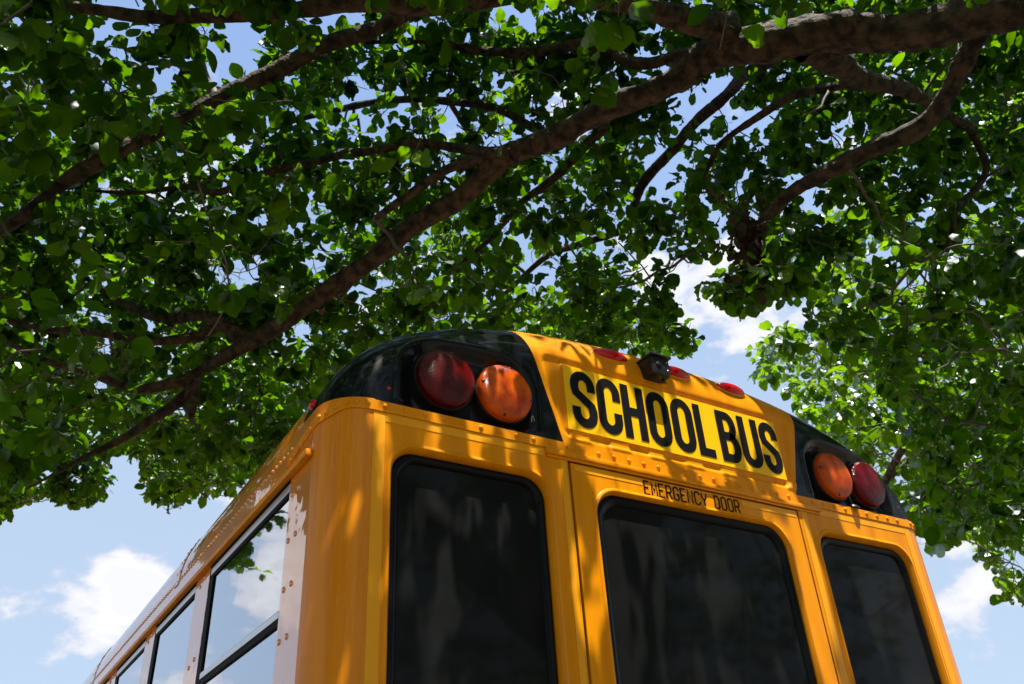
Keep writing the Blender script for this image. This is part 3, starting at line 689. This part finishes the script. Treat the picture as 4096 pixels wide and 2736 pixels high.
def limbgeo(pts, rad, parent, name, sides=16, per=14, opens=None):
    C_ = catmull(np.column_stack([pts, rad]), per); P, r = C_[:, :3], np.maximum(C_[:, 3], .002)
    # knobbly: slow wander plus ring swellings
    if opens is not None:
        bad = ~keep(P, opens, 12)
        if bad.any():
            c_ = int(np.argmax(bad))
            if c_ < 6: return None
            P, r = P[:c_], r[:c_] * np.linspace(1, .3, c_)
    s_ = np.cumsum(np.r_[0, np.linalg.norm(np.diff(P, axis=0), axis=1)])
    ph = rng.uniform(0, 6, 4)
    r = r * (1 + .05 * np.sin(s_ * 17 + ph[0]) + .04 * np.sin(s_ * 41 + ph[1]))
    rn = rng.normal(0, 1, len(P)); r = r * (1 + .022 * rn + .03 * np.maximum(0, np.sin(s_ * 60 + 3 * np.sin(s_ * 13))) ** 6)
    P = P + (r * .22)[:, None] * np.column_stack([np.sin(s_ * 9 + ph[2]), np.cos(s_ * 7 + ph[3]), np.sin(s_ * 11 + ph[0])])
    V, Fc = tube(P, r, sides)
    V = V.reshape(len(P), sides, 3); jit = 1 + .07 * np.sin(np.arange(sides)[None, :] * 2.1 + s_[:, None] * 6 + ph[1]) + rng.normal(0, .018, (len(P), sides)) * .8
    V = P[:, None, :] + (V - P[:, None, :]) * jit[..., None]
    o = quadmesh(name, V.reshape(-1, 3), Fc, m_bark, parent)
    skel.append(P); skr.append(r); return o
for k, pl in LIMBS.items():
    P = np.array([CP + ray(u, v) * d for u, v, _, d in pl]); rad = np.array([r * d / F2 for _, _, r, d in pl]) * (.84 if k in 'ABCF' else 1)
    limbgeo(P, rad, tree, 'limb')
fork = CP + ray(2700, -60) * 3.2
limbgeo(np.array([root + (0, 0, -.1), root + (0, .02, .15), root + (.02, .05, .9), root + (-.03, .10, 1.7), root * [1, 1, 0] + [-.1, .2, 2.3], (root * [1, 1, 0] + [-.2, .3, 2.8] + fork) / 2, fork + (0, 0, .0)]),
        np.array([.36, .27, .22, .20, .19, .17, .13]), tree, 'trunk', 20, 8)
# boughs behind and above the viewer
for tgt in ((-1.5, -5.5, 6.0), (3.5, -5.0, 6.2), (-3.5, -3.5, 5.6), (0.5, -1.6, 7.4), (-2.6, -2.2, 7.0)):
    a = root + np.array([0, .1, 2.3]); b_ = np.array(tgt); m1 = a * .65 + b_ * .35 + [0, 0, .5]; m2 = a * .3 + b_ * .7 + [.1, .1, .4]
    limbgeo(np.array([a, m1, m2, b_]), np.array([.12, .09, .055, .02]), tree, 'limb', 10, 8)

def inpoly(u, v, poly):
    ins = np.zeros(len(u), bool); n_ = len(poly)
    for i in range(n_):
        x1, y1 = poly[i]; x2, y2 = poly[(i + 1) % n_]
        c = ((y1 > v) != (y2 > v)) & (u < (x2 - x1) * (v - y1) / (y2 - y1 + 1e-12) + x1); ins ^= c
    return ins
# open sky seen below the crown, as directions from the survey point
OPEN_MAIN = [[(-3000, 1250), (-400, 1235), (0, 1215), (40, 1170), (90, 1150), (130, 1165), (190, 1180), (245, 1160), (272, 1120), (240, 1070), (285, 1040), (325, 1070), (335, 1150), (380, 1180), (450, 1160), (520, 1150), (575, 1100), (640, 1050), (700, 990), (780, 900), (900, 800), (1100, 790),
              (1300, 800), (1420, 815), (1500, 830), (1570, 828), (1612, 790), (1600, 745), (1535, 720), (1520, 640), (1572, 600), (1600, 680), (1680, 735), (1760, 720), (1850, 695), (1852, 760), (1905, 805), (1965, 830), (2050, 930), (2090, 1060), (2110, 1200), (2160, 1255), (2230, 1215), (2347, 1260), (2700, 1300), (5000, 1350), (5000, 4000), (-3000, 4000)]]
OPEN_FAR = [[(-3000, 5000), (-3000, 0), (1500, 0), (1715, 690), (1880, 690), (1880, 742), (1760, 752), (1735, 760), (1715, 800), (1722, 880), (1800, 895), (1830, 955), (1910, 1020), (2000, 1120), (2090, 1210), (2130, 1275), (2180, 1260), (2225, 1240), (2240, 1290), (2290, 1330), (2290, 1395), (2347, 1385), (2700, 1450), (5000, 1600), (5000, 5000)]]
SKY_FAR = [[(-3000, 5000), (-3000, 0), (1500, 0), (1715, 690), (1880, 690), (1880, 742), (1760, 752), (1735, 760), (1715, 800), (1722, 880), (1800, 895), (1830, 955), (1700, 900), (700, 1000), (0, 1568), (0, 5000)],
           [(2090, 1205), (2130, 1275), (2180, 1260), (2225, 1240), (2240, 1290), (2290, 1330), (2290, 1395), (2347, 1385), (2700, 1450), (5000, 1600), (5000, 5000), (2230, 5000), (2200, 1568)]]
HOLES = [(480, 175, 26, 26), (110, 45, 38, 18), (540, 625, 70, 38), (605, 590, 26, 20), (360, 640, 30, 15), (230, 720, 30, 22), (590, 500, 40, 24), (1010, 720, 20, 12), (250, 790, 30, 22), (220, 880, 36, 20), (410, 940, 42, 18), (360, 720, 50, 8), (1920, 365, 26, 18), (2100, 640, 46, 28), (1960, 660, 36, 22), (2030, 560, 30, 16), (1560, 500, 26, 14), (2240, 560, 28, 14), (1480, 620, 22, 30), (1700, 300, 30, 14), (1010, 380, 24, 10), (640, 90, 26, 10), (300, 1060, 20, 20)]
def keep(P, opens, margin=0, holes=False):
    u, v, z = project(P); k = np.ones(len(P), bool); front = z > .3
    for poly in opens: k &= ~(front & inpoly(np.nan_to_num(u), np.nan_to_num(v) + margin, poly))
    if holes:
        for hu, hv, hr, hs in HOLES: k &= ~(front & (((u - hu) / hr) ** 2 + ((v - hv) / hs) ** 2 < 1))
    b_ = (np.abs(P[:, 0]) < 1.42) & (P[:, 1] > -.25) & (P[:, 1] < 11) & (P[:, 2] < 3.45); k &= ~b_
    k &= np.linalg.norm(P - CP, axis=1) > 2.5
    k &= P[:, 2] > 1.9
    return k
# where a limb passes, few leaves hang on its near side
GX, GY = 8, 8; LG = np.zeros((2347 // GX + 1, 1568 // GY + 1))
def mark_limbs():
    for P, r in zip(skel[:len(LIMBS)], skr[:len(LIMBS)]):
        if r.max() < .028: continue
        for t_ in np.linspace(0, 1, 4, endpoint=False):
            Q = P[:-1] * (1 - t_) + P[1:] * t_; u, v, z = project(Q); pr = r[:-1] / z * F2 + 9
            for a, b_, c, d in zip(u, v, z, pr):
                for i in range(int((a - d) // GX), int((a + d) // GX) + 1):
                    for j in range(int((b_ - d) // GY), int((b_ + d) // GY) + 1):
                        if 0 <= i < LG.shape[0] and 0 <= j < LG.shape[1] and (i * GX + 4 - a) ** 2 + (j * GY + 4 - b_) ** 2 < d * d + 30: LG[i, j] = max(LG[i, j], c)
mark_limbs()
def clear_limb(P, prob):
    u, v, z = project(P); ok = (z > .3) & (u > 0) & (u < 2347) & (v > 0) & (v < 1568); i = np.where(ok, u // GX, 0).astype(int); j = np.where(ok, v // GY, 0).astype(int)
    return ~(ok & (LG[i, j] > z) & (rng.uniform(0, 1, len(P)) < prob))
# leaf template: rounded ovate, scalloped, folded along the midrib, with a petiole
_out = [(0, 0), (.16, .17), (.36, .33), (.52, .39), (.66, .42), (.80, .37), (.93, .29), (1.04, .15), (1.14, 0)]
def leaf_template():
    vs = [(0, 0, 0)]; n_ = len(_out)
    mid = [(x, 0) for x, _ in (_out[0], _out[2], _out[4], _out[6], _out[8])]
    V = [(-.5, -.016, .02), (-.5, .016, .02)]
    for x, y in mid: V.append((x, y, .02 * math.sin(x * 3)))
    Lf, Rt = [], []
    for x, y in _out[1:-1]:
        zz = .30 * y - .16 * max(0, x - .55) ** 1.2 + .04 * math.sin(x * 17); V.append((x, y, zz)); Lf.append(len(V) - 1)
        V.append((x + .015, -y * .97, zz + .015)); Rt.append(len(V) - 1)
    m_ = [2, 3, 4, 5, 6]; Fq = [(0, 2, 1)]
    for S, flip in ((Lf, 0), (Rt, 1)):
        t_ = [(m_[0], S[0], S[1]), (m_[0], S[1], m_[1]), (m_[1], S[1], S[2]), (m_[1], S[2], S[3]), (m_[1], S[3], m_[2]), (m_[2], S[3], S[4]), (m_[2], S[4], S[5]), (m_[2], S[5], m_[3]), (m_[3], S[5], S[6]), (m_[3], S[6], m_[4])]
        Fq += [(a, c, b_) if flip else (a, b_, c) for a, b_, c in t_]
    return np.array(V), np.array(Fq)
LV, LF = leaf_template()
def leaves_mesh(name, pos, tipdir, nrm, size, mm, parent):
    n_ = len(pos); t_ = tipdir / np.linalg.norm(tipdir, axis=1)[:, None]
    s_ = np.cross(nrm, t_); s_ /= np.linalg.norm(s_, axis=1)[:, None] + 1e-9; u_ = np.cross(t_, s_)
    fold = rng.uniform(.2, 2.2, n_); wd = rng.uniform(.85, 1.15, n_); curl = rng.uniform(-.5, .9, n_)
    lv = LV[None].repeat(n_, 0); X_ = lv[..., 0]; Y_ = lv[..., 1] * wd[:, None]; Z_ = lv[..., 2] * fold[:, None] - curl[:, None] * .22 * np.maximum(X_, 0) ** 2
    V = pos[:, None] + size[:, None, None] * (X_[..., None] * t_[:, None] + Y_[..., None] * s_[:, None] + Z_[..., None] * u_[:, None])
    Fc = (LF[None] + (np.arange(n_) * len(LV))[:, None, None]).reshape(-1, 3)
    tone = np.repeat(np.clip(rng.normal(.45, .22, n_), 0, 1), len(LF))
    return quadmesh(name, V.reshape(-1, 3), Fc, mm, parent, smooth=True, tone=tone)

def grow(parent, opens, seeds1, seeds2, seeds3, leafsize, leafmat, per_twig, tset, maxlen3=.9, holes=True):
    nodes_ = np.concatenate(skel); rr = np.concatenate(skr)
    def connect(S, r0, r1, sides, npts, maxd, lvl):
        nonlocal nodes_, rr; newn, newr, paths = [], [], []
        buf = nodes_; bufr = rr; pend = []; 
        cur = buf; curr = bufr
        d0 = np.array([np.min(((cur - p) ** 2).sum(1)) for p in S]); order = np.argsort(d0)
        for cnt, i in enumerate(order):
            p = S[i]; dd = ((cur - p) ** 2).sum(1); j = int(np.argmin(dd)); dist = math.sqrt(dd[j])
            if dist > maxd or dist < .03: continue
            a = cur[j]; L_ = dist; side = rng.normal(0, .16 * L_, 3); sag = np.array([0, 0, -.10 * L_ if lvl > 1 else .12 * L_])
            t_ = np.linspace(0, 1, npts)[:, None]; w_ = (t_ * (1 - t_) * 4)
            P = a + (p - a) * t_ + side * w_ + sag * w_ + rng.normal(0, .02 * L_, (npts, 3)) * w_
            if not np.all(keep(P[1:], opens, -6)): continue
            if holes and lvl > 1 and not clear_limb(P[2:], .5).all(): continue
            ra = min(curr[j] * .75, r0 * (.5 + L_)); ra = max(ra, r1 * 1.3); rad = np.linspace(ra, r1, npts); tset.add(P, rad, sides)
            paths.append(P); pend.append((P, rad))
            if len(pend) >= (12 if lvl < 3 else 60):
                cur = np.concatenate([cur] + [q_[0] for q_ in pend]); curr = np.concatenate([curr] + [q_[1] for q_ in pend]); pend = []
        if pend: cur = np.concatenate([cur] + [q_[0] for q_ in pend]); curr = np.concatenate([curr] + [q_[1] for q_ in pend])
        nodes_, rr = cur, curr
        return paths
    connect(seeds1, .028, .008, 7, 12, 3.2, 1)
    p2 = connect(seeds2, .012, .004, 5, 9, 1.8, 2)
    p3 = connect(seeds3, .0055, .0022, 3, 6, maxlen3, 3)
    pos, tip = [], []
    for P in p2 + p3:
        seg = P[len(P) // 3:]; n_ = max(3, int(rng.poisson(per_twig)))
        k = rng.integers(0, max(1, n_ // 4) + 1, n_); sp = rng.uniform(0, 1, max(1, n_ // 4) + 1); sp[0] = 1.0     # leaves sit in clusters on spurs
        f_ = np.clip(sp[k] + rng.normal(0, .03, n_), 0, 1) * (len(seg) - 1); i0 = np.minimum(f_.astype(int), len(seg) - 2); fr = (f_ - i0)[:, None]
        q_ = seg[i0] * (1 - fr) + seg[i0 + 1] * fr
        dr = rng.normal(0, 1, (n_, 3)); dr[:, 2] -= .55; dr /= np.linalg.norm(dr, axis=1)[:, None]
        pos.append(q_ + dr * .045); tip.append(dr + rng.normal(0, .25, (n_, 3)) + [0, 0, -.25])
    pos = np.concatenate(pos); tip = np.concatenate(tip); k = keep(pos, opens, 20, holes) & (clear_limb(pos + [0, 0, -.03], .82) if holes else True); pos, tip = pos[k], tip[k]
    if holes:                                   # the foliage hangs in clumps with airy gaps between them
        q_ = pos * 5.2; cn = np.sin(q_[:, 0] + 1.7 * np.sin(q_[:, 1] * .7 + 2)) + np.sin(q_[:, 1] * 1.1 + 1.5 * np.sin(q_[:, 2] * .9)) + np.sin(q_[:, 2] * 1.3 + 1.4 * np.sin(q_[:, 0] * .8 + 1))
        u, v, z = project(pos); lim = np.where((z > .3) & (u > 1750) & (v > 430), -.15, np.where((z > .3) & (u > 700) & (v > 200), -1.3, -1.8))
        k = (cn > lim) | (rng.uniform(0, 1, len(pos)) < .25); pos, tip = pos[k], tip[k]
    zh = pos[:, 2] - sd[2] / sd[1] * pos[:, 1]; xh = pos[:, 0] - sd[0] / sd[1] * pos[:, 1]
    k = ~((np.abs(xh) < 1.35) & (zh > 1.4) & (zh < 3.3) & (pos[:, 1] < .1) & (rng.uniform(0, 1, len(pos)) < np.where(pos[:, 2] > 4.9, .7, .0))); pos, tip = pos[k], tip[k]  # high leaves dropped in the sun's path so dapples reach the rear
    nr = rng.normal(0, .62, (len(pos), 3)) + [0, 0, 1.0]; sz = np.clip(rng.normal(leafsize, leafsize * .27, len(pos)), leafsize * .35, leafsize * 1.4)
    o = leaves_mesh('crown', pos, tip, nr, sz, leafmat, parent)
    open('/tmp/leaves.txt', 'a').write('%d %d %d\n' % (len(pos), len(p3), len(p2))); return pos
def sample(n_, lo, hi, fn):
    out = []; c = 0
    while c < n_:
        P = rng.uniform(lo, hi, (n_ * 2, 3)); P = P[fn(P)]; out.append(P); c += len(P)
    return np.concatenate(out)[:n_]
def zbot(P): return 3.35 - .7 * np.clip((P[:, 0] - 1.8) / 1.2, 0, 1) + .24 * np.clip(P[:, 1] - .3, 0, 9) * np.clip((P[:, 0] + 2.6) / 1.2, .25, 1) + .35 * np.sin(P[:, 0] * 1.3 + 1) * np.sin(P[:, 1] * 1.1) + .25 * np.sin(P[:, 0] * 2.9 + P[:, 1] * 2.3)
def main_vol(P):
    x, y, z = P.T; zt = np.where(y < .6, 7.6, np.minimum(7.6, zbot(P) + 2.3 - .12 * np.clip(y, 0, 6)))
    sx, sy, sz = sd; zh = z - sz / sy * y; xh = x - sx / sy * y
    lane = (np.abs(xh) < 1.4) & (zh > 1.4) & (zh < 3.3) & (rng.uniform(0, 1, len(P)) < np.where(z > 4.9, .85, .35))  # crown thinned along the sun's path to let light streaks through
    return (((x + .2) / 7.2) ** 2 + ((y - .3) / 6.8) ** 2 < 1) & ~lane & (z > zbot(P)) & (z < zt) & keep(P, OPEN_MAIN, 10)
def thin_near(P):
    u, v, z = project(P); lim = np.where(v > 900, 3.4, np.where((u > 1650) & (v > 550), 4.0, 4.75))
    return (z < .3) | (z > lim) | (rng.uniform(0, 1, len(P)) < np.where(u < 700, .16, .05)) | (u < -60) | (u > 2400) | (v < -60)
def balanced(P, quota, leaf_a):
    u, v, z = project(P); dist = np.linalg.norm(P - CP, axis=1); NX, NY = 16, 11; acc_ = np.zeros((NX + 2, NY + 1)); out = []
    omega = (2347 / NX / F2) * (1568 / NY / F2)
    for i in range(len(P)):
        a = int(math.floor(u[i] / 2347 * NX)) + 1; b_ = int(math.floor(v[i] / 1568 * NY)) + 1
        if not (0 <= a < NX + 2 and 0 <= b_ < NY + 1): continue
        q_ = quota(u[i], v[i])
        if acc_[a, b_] < q_ * omega: acc_[a, b_] += leaf_a / dist[i] ** 2; out.append(i)
    return P[out]
def in_view(P, pad=150):
    u, v, z = project(P); return (z > .3) & (u > -pad) & (u < 2347 + pad) & (v > -pad) & (v < 1568)
LO, HI = (-8, -7, 2.6), (7.6, 8.6, 7.8)
s1 = sample(260, LO, HI, lambda P: main_vol(P) & thin_near(P))
s2 = np.concatenate([sample(500, LO, HI, lambda P: main_vol(P) & thin_near(P)), sample(700, LO, HI, lambda P: main_vol(P) & in_view(P) & thin_near(P))])
cand = sample(20000, LO, HI, lambda P: main_vol(P) & in_view(P) & thin_near(P))
def quota(u, v): return 2.35 + .9 * (u < 700) - .75 * (1 if (u > 1750 and v > 350) else 0) - .35 * (1 if (v > 380 and 800 < u < 1750) else 0)
shade_top = lambda P: ~in_view(P, 30) & keep(P, OPEN_MAIN, 10)  # crown out of view, added to shade the visible leaves
def lane_box(P):  # unseen low leaves added in the sun's path to cast crisp streaks
    zh = P[:, 2] - sd[2] / sd[1] * P[:, 1]; xh = P[:, 0] - sd[0] / sd[1] * P[:, 1]
    return (np.abs(xh) < 1.5) & (zh > 1.3) & (zh < 3.4) & ~in_view(P, 30)
s3 = np.concatenate([sample(60, (-2, -1.6, 4.0), (2, 0, 4.9), lane_box), sample(1500, (-7, 0, 5), (.5, 5, 8.2), shade_top), sample(500, (.5, -.2, 5), (5.5, 4, 8), shade_top), sample(700, LO, HI, lambda P: main_vol(P) & thin_near(P)), balanced(cand, quota, .0205),
                     sample(2300, (-6, -3.6, 4.4), (5, 1.6, 7.2), lambda P: main_vol(P) & ~in_view(P, 40)),  # overhead layer out of view, added to keep sun off near leaves
                     sample(1500, (-8, -8, 1.2), (8, -4.6, 5.5), lambda P: keep(P, OPEN_MAIN, 10)),  # unseen leaf wall behind the viewer, added to block low sky light
                     sample(500, (-8, -5, 2.7), (-3.2, -2, 5), lambda P: keep(P, OPEN_MAIN, 10) & ~in_view(P, 60))])  # unseen crown behind left, added to darken reflections in the bus corner
ts = TubeSet()
grow(tree, OPEN_MAIN, s1, s2, s3, .071, m_leaf, 16, ts)
ts.build('twigs', m_twig, tree)
# clump of dry leaves snagged at the end of the right-hand limb
c0 = CP + ray(1722, 555) * 4.25; n_ = 170
pp = c0 + rng.normal(0, 1, (n_, 3)) * [.045, .045, .11]; leaves_mesh('dry_leaf_clump', pp, rng.normal(0, .6, (n_, 3)) + [0, 0, -1], rng.normal(0, 1, (n_, 3)), np.full(n_, .05), m_dead, tree)

# second tree, sunlit, beyond the right-hand side of the bus
root2 = np.array([7.7, 5.4, 0.0]); far = empty('maple_tree', tuple(root2)); tag(far, 'sunlit bright green tree beyond the right side of the bus', 'tree'); far.name = 'shade_tree'
skel.clear(); skr.clear()
limbgeo(np.array([root2, root2 + (0, 0, 1.2), root2 + (-.1, .1, 2.6), root2 + (-.1, .1, 4.5), root2 + (0, 0, 7)]), np.array([.30, .2, .17, .13, .05]), far, 'trunk', 14)
for k in range(14):
    a = k * 2.4; h0 = 1.9 + k * .32; ln = 4.6 - .15 * k; b_ = root2 + np.array([math.cos(a) * ln, math.sin(a) * ln, h0 + 1.4])
    s_ = root2 + np.array([-.08, .08, h0]); limbgeo(np.array([s_, s_ * .6 + b_ * .4 + [0, 0, .3], s_ * .25 + b_ * .75 + [0, 0, .25], b_]), np.array([.07, .055, .035, .012]), far, 'limb', 8, 8, SKY_FAR)
def far_vol(P):
    d = (P - root2 - [0, 0, 5.0]) / [5.6, 5.6, 3.9]; return ((d ** 2).sum(1) < 1) & keep(P, OPEN_FAR, 8)
LO2, HI2 = root2 + [-5.6, -5.6, 1.3], root2 + [5.6, 5.6, 9]
ts = TubeSet()
grow(far, SKY_FAR, sample(120, LO2, HI2, far_vol), sample(330, LO2, HI2, far_vol), np.concatenate([sample(500, LO2, HI2, far_vol), sample(450, LO2, HI2, lambda P: far_vol(P) & in_view(P))]), 0.105, m_leaf2, 11, ts, 1.0, False)
ts.build('twigs', m_twig, far)
